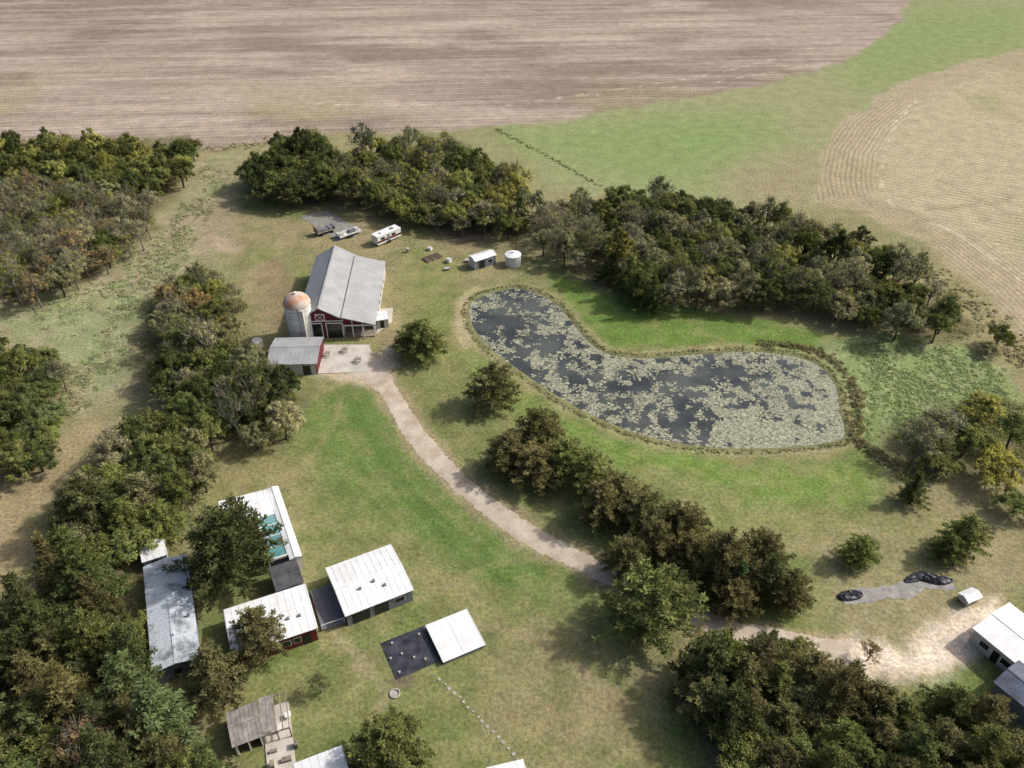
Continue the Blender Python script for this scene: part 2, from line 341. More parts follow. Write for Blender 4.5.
f1=mapr(nt,noise(nt,pos,1.6,5,.7),.3,.7,.58,1.42); f2=mapr(nt,noise(nt,pos,.25,4,.6),.3,.7,.84,1.16); f3=mapr(nt,noise(nt,pos,6,2,.6),.3,.7,.72,1.28)
wob=mth(nt,'MULTIPLY',noise(nt,pos,.15,3),.8)
si=mth(nt,'SINE',mth(nt,'MULTIPLY',mth(nt,'ADD',sx.outputs[0],wob),6.2832))
rowf=mth(nt,'ADD',1.0,mth(nt,'MULTIPLY',mth(nt,'MULTIPLY',si,sx.outputs[1]),mth(nt,'MULTIPLY',noise(nt,pos,.12,4,.65),.34)))
tot=mth(nt,'MULTIPLY',mth(nt,'MULTIPLY',f1,f2),mth(nt,'MULTIPLY',f3,rowf))
cc=nd(nt,'ShaderNodeCombineColor'); [nt.links.new(tot,cc.inputs[i]) for i in range(3)]
c=mixc(nt,'MULTIPLY',1.0,at.outputs['Color'],cc.outputs[0])
hs=mapr(nt,noise(nt,pos,.6,4,.6),.35,.65,0,.5); c=mixc(nt,'MIX',hs,c,mixc(nt,'MULTIPLY',1.0,c,(1.18,1.02,.82)))
p=nd(nt,'ShaderNodeBsdfPrincipled'); p.inputs['Roughness'].default_value=1; p.inputs['Specular IOR Level'].default_value=.05
nt.links.new(c,p.inputs['Base Color']); b=nd(nt,'ShaderNodeBump'); b.inputs['Strength'].default_value=.6; b.inputs['Distance'].default_value=.25
nt.links.new(noise(nt,pos,1.8,5,.7),b.inputs['Height']); nt.links.new(b.outputs[0],p.inputs['Normal']); nt.links.new(p.outputs[0],out.inputs[0])
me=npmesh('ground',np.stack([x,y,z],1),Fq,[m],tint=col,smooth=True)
a=me.attributes.new('rows','FLOAT_VECTOR','POINT'); a.data.foreach_set('vector',np.stack([rowc,rowa,rowc*0],1).astype(np.float32).ravel())
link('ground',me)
# ---------------------------------------------------------------- driveway + flat sheets
def ribbon(name,C,wfun,zz,mat,parent=None):
    V=[];Fs=[];n=len(C)
    for i in range(n):
        t=C[min(i+1,n-1)]-C[max(i-1,0)]; t/=np.linalg.norm(t)+1e-9; nn=np.array([-t[1],t[0]]); w=wfun(i/(n-1))/2
        for k,s in enumerate((-1,-.5,0,.5,1)):
            j=(rng.random()-.5)*.5 if abs(s)==1 else 0
            q=C[i]+nn*(s*w+j); V.append((q[0],q[1],zz+(.04 if abs(s)<1 else 0)))
        if i: 
            b=(i-1)*5
            for k in range(4): Fs.append((b+k,b+k+5,b+k+6,b+k+1)[::-1])
    return pymesh(name,V,Fs,mat,parent)
mD,nt,out=newmat('gravel_lane'); g=nd(nt,'ShaderNodeNewGeometry'); pos=g.outputs['Position']; p=nd(nt,'ShaderNodeBsdfPrincipled'); p.inputs['Roughness'].default_value=1
f=mapr(nt,noise(nt,pos,.3,5,.6),.35,.65,0,1); c=mixc(nt,'MIX',f,lin((216,202,182)),lin((184,168,146)))
f=mapr(nt,noise(nt,pos,3,4,.7),.3,.7,.8,1.2); cc=nd(nt,'ShaderNodeCombineColor'); [nt.links.new(f,cc.inputs[i]) for i in range(3)]
c=mixc(nt,'MULTIPLY',1.0,c,cc.outputs[0]); nt.links.new(c,p.inputs['Base Color']); nt.links.new(p.outputs[0],out.inputs[0])
ribbon('gravel_driveway',catmull(drive[::2],4),lambda t:5.8*(1-min(t*7,1))+3.7+.5*math.sin(t*30)*.5,.02,mD)
def sheet(name,pts,zz,mat,h=0,th=.1):
    P=GP(pts,h); n=len(P); V=[(a[0],a[1],zz-th) for a in P]+[(a[0],a[1],zz) for a in P]
    area=sum(P[i][0]*P[(i+1)%n][1]-P[(i+1)%n][0]*P[i][1] for i in range(n)); 
    Fs=[tuple(range(n,2*n)) if area>0 else tuple(range(2*n-1,n-1,-1))]+[(i,(i+1)%n,n+(i+1)%n,n+i) for i in range(n)]
    return pymesh(name,V,Fs,mat)
sheet('concrete_patio',[(315,345),(370,345),(367,372),(314,374)],.1,M_conc)
sheet('concrete_apron',[(372,310),(393,308),(392,322),(376,334),(371,334)],.08,M_conc)
# ---------------------------------------------------------------- pond
t=np.roll(pond,-1,0)-np.roll(pond,1,0); t/=np.linalg.norm(t,axis=1)[:,None]; nn=np.stack([t[:,1],-t[:,0]],1)
ar=sum(pond[i][0]*pond[(i+1)%len(pond)][1]-pond[(i+1)%len(pond)][0]*pond[i][1] for i in range(len(pond)))
if ar<0: nn=-nn
Pw=pond+nn*.6; V=[(a[0],a[1],-.14) for a in Pw]
mW,nt,out=newmat('pond_water'); g=nd(nt,'ShaderNodeNewGeometry'); pos=g.outputs['Position']; p=nd(nt,'ShaderNodeBsdfPrincipled')
f=mapr(nt,noise(nt,pos,.1,4,.6),.4,.62,0,1); c=mixc(nt,'MIX',f,lin((58,62,62)),lin((94,98,90)))
nt.links.new(c,p.inputs['Base Color']); p.inputs['Roughness'].default_value=.12; p.inputs['Specular IOR Level'].default_value=.45
b=nd(nt,'ShaderNodeBump'); b.inputs['Strength'].default_value=.15; b.inputs['Distance'].default_value=.05; nt.links.new(noise(nt,pos,2.5,3),b.inputs['Height']); nt.links.new(b.outputs[0],p.inputs['Normal'])
nt.links.new(p.outputs[0],out.inputs[0])
pymesh('pond_water',V,[tuple(range(len(V)))] if ar>0 else [tuple(range(len(V)-1,-1,-1))],mW)
lo,hi=pond.min(0),pond.max(0); n=200000
qx=rng.uniform(lo[0],hi[0],n); qy=rng.uniform(lo[1],hi[1],n); s=sdpoly(qx,qy,pond)
big=fbm(qx,qy,12,61,4); med=fbm(qx,qy,1.8,66,3)
right=sstep(G(660,400)[0],G(800,400)[0],qx); low=sstep(9,0,s)
core=np.exp(-(((qx-G(700,375)[0])/15)**2+((qy-G(700,375)[1])/7)**2)); core2=np.exp(-(((qx-G(520,305)[0])/9)**2+((qy-G(520,305)[1])/14)**2))
dens=.36+.34*right+.2*low-.36*core-.16*core2+(big-.5)*1.0
keep=(s>.4)&((sstep(.16,-.14,med-(.3+.38*dens))*np.clip(.08+dens*.9,.05,.9))>rng.random(n)); qx,qy=qx[keep],qy[keep]; n=len(qx); print('pads',n)
K=6; r=rng.uniform(.08,.22,n)*(.8+.5*rng.random(n)); an=np.arange(K)/K*2*np.pi
V=np.zeros((n,K,3)); V[:,:,0]=qx[:,None]+r[:,None]*np.cos(an)[None]*1.15; V[:,:,1]=qy[:,None]+r[:,None]*np.sin(an)[None]; V[:,:,2]=-.125+rng.uniform(0,.02,n)[:,None]
tc=(lin((208,208,180))[None]*(rng.uniform(.5,1.25,n)[:,None]))*np.where(rng.random(n)<.25,.7,1)[:,None]
me=npmesh('lily_pads',V.reshape(-1,3),np.arange(n*K).reshape(n,K),[M_leaf],tint=np.repeat(tc,K,0)); link('lily_pads',me)
# ---------------------------------------------------------------- foliage generators
def unit(n):
    v=rng.normal(size=(n,3)); return v/np.linalg.norm(v,axis=1)[:,None]
def leafquads(P,Nrm,size,asp=.75):
    n=len(P); a=unit(n); u=np.cross(Nrm,a); u/=np.linalg.norm(u,axis=1)[:,None]+1e-9; v=np.cross(Nrm,u)
    u=u*size[:,None]*.5; v=v*size[:,None]*.5*asp
    return np.stack([P-u,P-v*1.0+u*.1,P+u,P+v],1).reshape(-1,3)
def tube(p0,p1,r0,r1,k=6):
    p0=np.array(p0,float);p1=np.array(p1,float); d=p1-p0; d/=np.linalg.norm(d)+1e-9; a=np.array([1,0,0]) if abs(d[2])>.8 else np.array([0,0,1.]); u=np.cross(d,a);u/=np.linalg.norm(u); v=np.cross(d,u)
    an=np.arange(k)/k*2*np.pi; ring=np.cos(an)[:,None]*u+np.sin(an)[:,None]*v
    V=np.concatenate([p0+ring*r0,p1+ring*r1]); Fq=np.array([(i,(i+1)%k,k+(i+1)%k,k+i) for i in range(k)]); return V,Fq
def assemble(name,tubes,LV,tint,bark=M_barkd):
    Vs=[];Fs=[];o=0
    for V,Fq in tubes: Vs.append(V);Fs.append(Fq+o);o+=len(V)
    nb=sum(len(f) for f in Fs); Vs.append(LV); nl=len(LV)//4; Fs.append(np.arange(nl*4).reshape(nl,4)+o)
    T=np.concatenate([np.ones((o,3)),np.repeat(tint,4,0)]); mi=np.concatenate([np.zeros(nb),np.ones(nl)])
    return npmesh(name,np.concatenate(Vs),np.concatenate(Fs),[bark,M_leaf],mi,T)
def decid(name,R=4.,Ht=9.,nl=9,leaves=9000,size=.32,sparse=1.0,bark=M_barkd,twigs=4):
    tubes=[tube((0,0,-.2),(.1,.05,Ht*.25),.26,.2),tube((.1,.05,Ht*.25),(0,.1,Ht*.72),.2,.08)]
    lob=[];ang=rng.uniform(0,6.28)
    for i in range(nl):
        ang+=2.4+rng.uniform(-.35,.35); rr=R*(.25+.45*math.sqrt((i+.5)/nl))*rng.uniform(.8,1.15) if i else 0; zz=Ht*(.74-.38*(rr/R)**1.4)+rng.uniform(-.8,.7)
        lr=R*rng.uniform(.3,.48); lob.append((np.array([rr*math.cos(ang),rr*math.sin(ang),zz]),lr))
        st=np.array([.05,.05,Ht*rng.uniform(.2,.45)]); mid=(st+lob[-1][0])/2+np.array([0,0,.3]); tubes+=[tube(st,mid,.13,.09,5),tube(mid,lob[-1][0]+np.array([0,0,lr*.3]),.09,.03,5)]
        for q in range(twigs):
            e=lob[-1][0]+unit(1)[0]*lr*1.2; e[2]+=lr*.4; tubes.append(tube(lob[-1][0]-np.array([0,0,lr*.4]),e,.055,.02,4))
    P=[];Nn=[];T=[];cl=[]
    for c,lr in lob:
        k=int(14*sparse); d=unit(k); d[:,2]=np.abs(d[:,2])*1.15-.5
        for j in range(k): cl.append((c+d[j]*lr*rng.uniform(.6,1.2)*np.array([1,1,.95]),lr*rng.uniform(.2,.42),rng.uniform(.6,1.4)))
    per=leaves//len(cl)
    for c,r_,t_ in cl:
        d=unit(per); rad=r_*rng.uniform(.35,1.3,per)[:,None]; P.append(c+d*rad*np.array([1.15,1.15,.85])); nn=d*.7+unit(per)*.6+np.array([0.3,0.1,.75]); Nn.append(nn/np.linalg.norm(nn,axis=1)[:,None])
        tt=t_*rng.uniform(.7,1.3,(per,1))*np.array([[1,1,1.]]); tt[:,0]*=rng.uniform(.92,1.1,per); T.append(tt)
    P=np.concatenate(P);Nn=np.concatenate(Nn);T=np.concatenate(T)
    return assemble(name,tubes,leafquads(P,Nn,rng.uniform(.6,1.2,len(P))*size),T,bark)
def pine(name,R=3.6,Ht=10.,leaves=8500,power=.75,size=.5,droop=.05):
    tubes=[tube((0,0,-.2),(0,0,Ht*.5),.28,.17),tube((0,0,Ht*.5),(.05,0,Ht*.95),.17,.04)]
    P=[];Dv=[];T=[];cl=[]
    nz=13
    for i in range(nz):
        f=i/(nz-1); z0=Ht*(.14+.8*f); rr=R*(1-f**1.6)**power*rng.uniform(.85,1.1)+.25; nb=max(4,int(10*(1-f*.5))); a0=rng.uniform(0,6.28)
        for k in range(nb):
            if rng.random()<.1: continue
            a=a0+k/nb*6.283+rng.uniform(-.25,.25); L=rr*rng.uniform(.65,1.15); up=rng.uniform(.05,.35)-droop
            e=np.array([math.cos(a)*L,math.sin(a)*L,z0+L*up]); st=np.array([0,0,z0]); tubes.append(tube(st,e,.06,.02,4)); tb=rng.uniform(.6,1.35)
            for q in np.linspace(.35,1,max(2,int(L/.75)+1)): cl.append((st+(e-st)*q+unit(1)[0]*.18,.62*(.7+.4*(1-q)),tb*rng.uniform(.85,1.2)))
    per=max(6,leaves//len(cl))
    for c,r_,t_ in cl:
        d=unit(per); d[:,2]=d[:,2]*.6+.15; P.append(c+d*r_*rng.uniform(.3,1,per)[:,None]); Dv.append(d+unit(per)*.3); T.append(t_*rng.uniform(.7,1.3,(per,1))*np.ones((1,3)))
    P=np.concatenate(P);Dv=np.concatenate(Dv);T=np.concatenate(T); Dv/=np.linalg.norm(Dv,axis=1)[:,None]
    n=len(P); s=np.cross(Dv,np.array([0,0,1.])+unit(n)*.7); s/=np.linalg.norm(s,axis=1)[:,None]; L=rng.uniform(.5,1.1,n)[:,None]*size
    LV=np.stack([P-Dv*L*.4,P+s*L*.18,P+Dv*L*.6,P-s*L*.18],1).reshape(-1,3)
    return assemble(name,tubes,LV,T)
DEC=[decid('deciduous_tree_%d'%i,nl=[8,9,10,11,9,7][i],Ht=[9,9.5,8.5,10,8,11][i],R=[4,4,4,4,4,3.5][i]) for i in range(6)]
SPA=[decid('bare_tree_%d'%i,leaves=2600,size=.26,R=3.6,Ht=10.5,nl=8,sparse=.9,bark=M_bark,twigs=16) for i in range(3)]
PIN=[pine('pine_tree_%d'%i,R=[3.6,3.9,3.4,3.7][i],power=[.6,.5,.7,.55][i],Ht=[8.6,8.2,9.4,9.0][i]) for i in range(4)]
SPR=[pine('spruce_tree_%d'%i,R=2.6,Ht=11,power=1.5,droop=.2,size=.45,leaves=6000) for i in range(2)]
DG=(72,80,48);DP=(68,72,46);OL=(94,99,58);YG=(122,122,70);GB=(120,119,90);RB=(124,110,76);BP=(90,87,58);YY=(142,138,74);SG=(82,92,60)
KF=1.6
def put(x_,y_,kind,R,colr,hs=1.0):
    pool,base,nm={'d':(DEC,4.,'deciduous_tree'),'s':(SPA,3.6,'sparse_deciduous_tree'),'p':(PIN,3.65,'pine_tree'),'r':(SPR,2.6,'spruce_tree')}[kind]
    o=bpy.data.objects.new(nm,pool[rng.integers(len(pool))]); scene.collection.objects.link(o)
    s=R/base; zs=(.45*s+.55)*hs*rng.uniform(.9,1.14)
    o.location=(x_,y_,0); o.scale=(s*rng.uniform(.9,1.1),s*rng.uniform(.9,1.1),zs); o.rotation_euler=(rng.normal()*.04,rng.normal()*.04,rng.uniform(0,6.28))
    c=lin(colr,KF)*rng.uniform(.8,1.2)*np.array([rng.uniform(.95,1.05),1,rng.uniform(.86,.98)]); o.color=(c[0],c[1],c[2],1)
def tree(px,py,w,kind='p',colr=None,hs=1.0):
    hc=5.0*hs; q=G(px,py,hc); R=w*mpp(px,py,hc)/2
    put(q[0],q[1],kind,R,colr or {'p':BP,'d':OL,'s':GB,'r':DG}[kind],hs)
def fill(pts,sp,cols,Rr=(2.8,4.4),kinds=('d',),hs=1.0,h=5):
    P=GP(pts,h); lo,hi=P.min(0),P.max(0); acc=[]
    for _ in range(5000):
        q=rng.uniform(lo,hi)
        if any((q[0]-a[0])**2+(q[1]-a[1])**2<(sp*rng.uniform(.7,1.1))**2 for a in acc): continue
        if sdpoly(np.array([q[0]]),np.array([q[1]]),P)[0]<0: continue
        acc.append(q)
    for q in acc:
        put(q[0],q[1],kinds[rng.integers(len(kinds))],rng.uniform(*Rr),cols[rng.integers(len(cols))],hs*rng.uniform(.75,1.2))
fill([(-120,150),(0,142),(60,148),(190,142),(195,162),(150,190),(60,180),(0,190),(-120,190)],4.8,[OL,DG,OL,YG],hs=1.1)
fill([(-120,190),(0,190),(60,182),(150,192),(150,225),(110,255),(60,285),(0,295),(-120,300)],4.0,[GB,GB,OL,GB,GB,YG,RB],Rr=(2.4,3.8),kinds=('s','s','s','d'),hs=1.05)
fill([(255,172),(275,148),(320,150),(325,185),(290,192),(262,190)],5.0,[DG,DG,OL],Rr=(3.8,5),hs=1.1)
fill([(330,165),(380,140),(450,145),(500,170),(525,195),(520,225),(480,225),(430,212),(390,202),(350,195)],4.3,[OL,OL,GB,YG,DG,YG],Rr=(2.6,4.4),kinds=('d','d','s'),hs=1.05)
fill([(535,205),(560,200),(590,205),(600,240),(580,258),(545,245)],4.0,[GB,GB,OL],Rr=(2.4,3.2),kinds=('s','s','d'),hs=.95)
fill([(600,200),(640,190),(700,205),(780,222),(850,240),(920,278),(962,310),(955,328),(900,322),(850,312),(800,290),(740,296),(690,290),(650,292),(615,265)],4.4,[OL,OL,GB,YG,DG,GB,OL],Rr=(2.6,4.4),kinds=('d','d','s'),hs=1.05)
for a,b in ((640,292),(655,298),(630,280),(610,268),(520,215)): tree(a,b,26,'r',DG,.8)
fill([(165,285),(205,262),(235,295),(238,330),(215,345),(180,330),(155,320)],4.2,[OL,GB,YG,GB,RB],Rr=(2.4,3.6),kinds=('d','s','s'),hs=.9)
fill([(160,330),(215,345),(260,365),(290,395),(285,425),(245,432),(205,405),(165,385)],4.4,[OL,DG,OL,GB],Rr=(2.8,4),kinds=('d','d','s'),hs=1.0)
fill([(110,440),(180,405),(212,432),(200,480),(178,500),(130,535),(70,560),(55,520),(95,470)],4.5,[DG,OL,OL,GB],Rr=(2.8,4.2),kinds=('d','d','p'),hs=1.0)
fill([(-40,345),(45,352),(52,395),(38,455),(-40,460)],4.8,[DG,OL,OL,SG],Rr=(3,4.2),hs=.95)
fill([(60,575),(108,590),(118,640),(132,700),(215,765),(215,800),(-60,830),(-60,650),(0,625)],4.6,[BP,SG,DG,OL,DP,BP],Rr=(2.8,4),kinds=('p','p','d','r'),hs=1.05)
tree(228,550,92,'p',DP,1.2);tree(212,672,66,'p',BP,1.1);tree(256,632,58,'p',BP,1.0);tree(90,512,80,'p',DP,1.1);tree(88,585,66,'r',DG,1.1);tree(40,632,70,'p',DG,1.1);tree(15,650,60,'p',DP)
tree(85,745,60,'s',(122,104,82));tree(160,725,70,'r',SG,.9);tree(318,680,26,'s',OL,.6);tree(388,752,85,'p',OL,.8)
tree(115,450,50,'s',GB,1);tree(60,375,30,'s',GB,.8);tree(275,395,40,'d',OL,.9)
for a,b,w in ((420,340,52),(492,388,50),(541,428,50),(508,450,56),(536,462,56),(566,456,50),(590,474,54),(618,492,54),(604,505,48),(645,512,56),(655,540,54),(684,522,56),(690,552,50),(722,560,66),(750,575,52),(765,552,56),(790,588,50),(655,605,92),(735,590,46),(628,555,46)):
    tree(a,b,w,'p',BP if rng.random()<.7 else OL,.85 if w<60 else 1.0)
tree(420,338,44,'d',(98,96,60),.8);tree(738,582,34,'r',(64,78,48),.8);tree(775,575,40,'r',DP,.9)
tree(862,545,44,'p',OL,.75);tree(968,535,50,'p',OL,.8);tree(950,545,36,'p',OL,.7);tree(915,490,28,'r',DG,.6);tree(925,443,50,'s',GB,.8);tree(948,428,44,'s',GB,.8);tree(935,425,40,'s',GB,.8);tree(968,440,46,'d',OL,.8);tree(985,405,46,'d',YG,.8);tree(1002,465,50,'d',YY,.8);tree(1014,432,44,'d',OL,.8);tree(1003,330,26,'d',OL,.8);tree(990,345,20,'d',GB,.5);tree(1020,500,40,'d',OL,.6)
tree(940,462,40,'d',OL,.5)
fill([(715,655),(780,655),(830,678),(870,700),(950,698),(1000,715),(1060,770),(1060,820),(770,820),(715,730),(700,690)],4.6,[BP,OL,DG,BP,BP],Rr=(2.8,4),kinds=('p','p','p','d'),hs=.95)
tree(712,668,70,'p',DP,1);tree(735,715,80,'p',DP,1);tree(872,650,24,'s',RB,.5);tree(770,645,46,'p',DP,.9);tree(800,645,34,'d',OL,.5)
# ---------------------------------------------------------------- low brush meshes
def brush(name,polys,n,Rr,cols,per=40,size=.35,flat=.7,line=None,wid=1.0,maskpond=False,kf=KF):
    pts=[]
    if line is not None:
        C=catmull(GP(line),10) if not isinstance(line,np.ndarray) else line
        i=rng.integers(0,len(C)-1,n); t_=rng.random(n)[:,None]; pts=C[i]*(1-t_)+C[i+1]*t_+rng.normal(size=(n,2))*wid
    else:
        for pl in polys:
            P=GP(pl); lo,hi=P.min(0),P.max(0); cand=rng.uniform(lo,hi,(n*4,2)); s=sdpoly(cand[:,0],cand[:,1],P); cand=cand[s>0]
            nz=fbm(cand[:,0],cand[:,1],7,77,3); cand=cand[nz>rng.uniform(.3,.6,len(cand))][:n]; pts.append(cand)
        pts=np.concatenate(pts)
    if maskpond: s=sdpoly(pts[:,0],pts[:,1],pond); pts=pts[s<.3]
    n=len(pts); R=rng.uniform(*Rr,n); C3=np.array([lin(c,kf) for c in cols])[rng.integers(0,len(cols),n)]*rng.uniform(.75,1.25,(n,1))
    d=unit(n*per); d[:,2]=np.abs(d[:,2]); ctr=np.repeat(np.c_[pts,np.zeros(n)],per,0); P=ctr+d*np.repeat(R,per)[:,None]*rng.uniform(.3,1.05,n*per)[:,None]*np.array([1,1,flat])
    nn=d*.7+unit(n*per)*.6+np.array([.3,.1,.8]); nn/=np.linalg.norm(nn,axis=1)[:,None]
    LV=leafquads(P,nn,rng.uniform(.6,1.2,n*per)*size); T=np.repeat(C3,per,0)*rng.uniform(.7,1.3,(n*per,1))
    me=npmesh(name,LV,np.arange(len(LV)).reshape(-1,4),[M_leaf],tint=np.repeat(T,4,0)); link(name,me)
brush('scrub_brush',[[(20,300),(120,262),(170,225),(205,165),(235,170),(190,255),(150,300),(140,390),(60,420),(50,340)]],1300,(.3,1.4),[(142,146,104),(154,150,120),(130,144,94),(148,142,114)],30,.28,.6,kf=1.15)
brush('woodland_undergrowth',treemask_polys[:7]+[treemask_polys[8]],420,(.8,2.2),[OL,GB,YG,(104,110,68)],46,.32,kf=1.45)
brush('wetland_plants',[[(835,350),(880,336),(950,344),(1005,372),(1015,435),(960,455),(895,455),(855,440),(850,395)]],2600,(.25,.65),[(134,154,98),(130,150,92),(158,164,124),(144,154,104)],18,.24,.5,kf=1.12)
brush('pond_reeds',None,900,(.12,.35),[(112,118,76),(132,130,88),(146,138,102)],12,.24,1.0,line=np.vstack([Pw,Pw[:1]]),wid=.3,maskpond=True,kf=1.1)
brush('cattail_fringe',None,480,(.3,.8),[(136,126,96),(114,118,76),(120,108,80)],22,.28,1.2,line=[(760,345),(800,347),(834,361),(853,385),(858,412),(860,440),(880,456),(905,472)],wid=.7,maskpond=True,kf=1.15)
brush('hedgerow_weeds',None,160,(.2,.55),[(112,116,76),(130,124,88)],20,.28,.8,line=[(496,129),(540,152),(600,186)],wid=.5,kf=1.3)
brush('field_margin_weeds',None,300,(.3,.8),[(138,134,98),(122,124,84),(150,140,110)],22,.3,.8,line=[(0,141),(200,150),(300,135)],wid=1.6,kf=1.1)
brush('field_margin_weeds',None,360,(.3,.9),[(138,134,98),(122,124,84),(150,140,110)],22,.3,.8,line=[(900,262),(960,295),(1010,345),(1040,370)],wid=2.2,kf=1.1)
# ---------------------------------------------------------------- barn
e,W,L=frame('red_barn',(297,321),(343,320),(307,257),4.6)
h=4.6;rz=7.4;m_=W/2
boxes('front_wall',[(.3,W-.3,.3,.5,0,h)],M_red,e)
boxes('walls',[(.3,W-.3,L-.5,L-.3,0,h),(.3,.5,.5,L-.5,0,h),(W-.5,W-.3,.5,L-.5,0,h)],M_wallw,e)
for nm,ya in (('gable_front',.3),('gable_back',L-.5)):
    pymesh(nm,[(.3,ya,h),(W-.3,ya,h),(m_,ya,rz-.15),(.3,ya+.2,h),(W-.3,ya+.2,h),(m_,ya+.2,rz-.15)],[(0,1,2),(3,5,4),(0,3,4,1),(1,4,5,2),(2,5,3,0)],M_red,e)
slab('roof_left',[(0,L,h),(0,0,h),(m_-.01,0,rz),(m_-.01,L,rz)],.14,M_barnroof,e,.95)
slab('roof_right',[(W,0,h),(W,L,h),(m_+.01,L,rz),(m_+.01,0,rz)],.14,M_barnroof,e,.95)
boxes('ridge_cap',[(m_-.2,m_+.2,0,L,rz+.1,rz+.2)],M_barnroof2,e)
LW=6.6
boxes('leanto_walls',[(W-.28,W+LW-.3,L-.6,L-.4,0,3.4),(W+LW-.5,W+LW-.3,6,L-.6,0,3.2),(W-.28,W+LW-.3,5.8,6,0,3.4)],M_wallw,e)
slab('leanto_roof',[(W+LW,-.2,3.2),(W+LW,L-.8,3.2),(W-.35,L-.8,5.2),(W-.35,-.2,5.2)],.14,M_barnroof2,e,.95)
boxes('leanto_posts',[(W+LW-.5,W+LW-.3,k,k+.2,0,3.15) for k in (.2,3)]+[(W+1.6,W+1.8,.2,.4,0,4.4),(W+3.8,W+4,.2,.4,0,3.8)],M_trim,e)
boxes('leanto_gable_trim',[(W-.1,W+LW-.3,.0,.18,3.0,3.25)],M_trim,e)
pymesh('leanto_gable_panel',[(W-.28,.3,3.26),(W+LW-.4,.3,3.2),(W-.28,.3,5.0),(W-.28,.4,3.26),(W+LW-.4,.4,3.2),(W-.28,.4,5.0)],[(0,1,2),(3,5,4),(0,3,4,1),(1,4,5,2),(2,5,3,0)],M_red,e)
boxes('sliding_door',[(1.6,4.7,.2,.29,0,3.6),(6.0,9.0,.2,.29,0,3.6)],M_glass,e)
tr=[]
for a,b in ((1.5,4.8),(5.9,9.1)): tr+=[(a-.2,a,.17,.285,0,3.8),(b,b+.2,.17,.285,0,3.8),(a,b,.17,.285,3.6,3.83)]
boxes('door_trim',tr,M_trim,e)
boxes('hayloft_door',[(m_-1,m_+1,.22,.29,4.3,6.0)],M_trim,e); boxes('hayloft_door_panel',[(m_-.8,m_+.8,.19,.215,4.5,5.8)],M_red,e)
for sgn in (1,-1):
    pymesh('cross_brace',[(m_-.75*sgn,.16,4.5),(m_-.6*sgn,.16,4.5),(m_+.75*sgn,.16,5.8),(m_+.6*sgn,.16,5.8),(m_-.75*sgn,.188,4.5),(m_-.6*sgn,.188,4.5),(m_+.75*sgn,.188,5.8),(m_+.6*sgn,.188,5.8)],[(0,1,2,3),(4,7,6,5)],M_trim,e)
boxes('porch_deck',[(W-.1,W+LW-.2,.3,5.7,.1,.16)],M_wood,e)
boxes('side_windows',[(W+LW-.29,W+LW-.25,k,k+1,1.2,2.2) for k in (8,11,14,17,20)],M_glass,e)
boxes('rake_trim',[(0,W,-.06,-.005,h-.25,h-.08)],M_trim,e)
def lathe(name,prof,mat,parent,k=28):
    V=[];Fs=[]
    for i,(r_,z_) in enumerate(prof):
        for j in range(k): a=j/k*2*math.pi; V.append((r_*math.cos(a),r_*math.sin(a),z_))
        if i:
            for j in range(k): b=(i-1)*k; Fs.append((b+j,b+(j+1)%k,b+k+(j+1)%k,b+k+j))
    o=pymesh(name,V,Fs,mat,parent)
    o.data.polygons.foreach_set('use_smooth',np.ones(len(Fs),bool)); o.data.set_sharp_from_angle(angle=.6); return o
q=G(303,336); s=bpy.data.objects.new('grain_silo',None); scene.collection.objects.link(s); s.location=(q[0],q[1],0)
lathe('stave_wall',[(2.7,0),(2.7,8.4)],M_silo,s)
lathe('dome_cap',[(2.85,8.3),(2.85,8.5),(2.6,9.2),(2.0,9.9),(1.1,10.35),(.35,10.55),(.01,10.6)],M_copper,s)
for k in range(5): lathe('steel_hoop',[(2.7,1+k*1.6),(2.75,1+k*1.6),(2.75,1.08+k*1.6),(2.7,1.08+k*1.6)],M_barnroof,s)
boxes('unloading_chute',[(.9,1.7,-3.0,-2.2,.5,8.2)],M_wallw,s); lathe('dome_vent',[(.35,10.5),(.35,10.9),(.01,11.0)],M_trim,s,10)
building('barn_annex',(266,365),(317,364),(271,338),2.8,.9,'x',M_barnroof,M_red,.3,.9,doors=((.7,.85,0,2.2),),wins=((.15,.25,1,1.9),(.35,.45,1,1.9)),front=M_wallw)
building('pump_shed',(376,321),(389,319),(376,312),2.2,.35,'x',M_white,M_wallw,.15,.9,doors=((.3,.6,0,1.9),))
e2,_,_=frame('water_tank_small',(258,347),(266,347),(258,342),0); lathe('tank_body',[(1.2,0),(1.2,1.6),(.9,1.9),(.01,2)],M_wallw,e2,16)
# ---------------------------------------------------------------- house complex
building('metal_shed',(345,617),(414,590),(326,568),2.6,.5,'x',M_white,M_wallg,.25,.9,doors=((.1,.35,0,2.1),(.42,.62,0,2.1)),wins=((.72,.86,1,1.9),),swins=((.3,.5,1,1.9),),extras=3)
building('white_roof_cabin',(222,527),(275,513),(213,503),2.8,.4,'x',M_white,M_wallw,.25,1.0,wins=((.6,.75,1,1.9),),extras=1)
building('white_roof_breezeway',(290,560),(302,556),(271,488),2.9,.15,'y',M_white,M_wallw,.12,1.2,swins=((.15,.22,1,2),(.35,.42,1,2),(.6,.67,1,2)))
building('dark_roof_shed',(276,592),(304,582),(266,569),2.8,.5,'x',M_dark,M_wallw,.2,0,swins=((.3,.6,1,1.9),))
building('white_roof_house',(232,657),(318,628),(214,613),3.0,.6,'x',M_white,M_red,.3,1.0,doors=((.82,.9,0,2.1),),wins=((.55,.66,1,2),(.7,.78,1,2)),swins=((.4,.6,1,2),),extras=3)
building('long_blue_roof_house',(152,674),(201,658),(133,570),3.0,.5,'y',M_blue,M_wallg,.3,.8,doors=((.4,.55,0,2.1),),swins=((.1,.2,1,2),(.35,.45,1,2),(.6,.7,1,2)),extras=2)
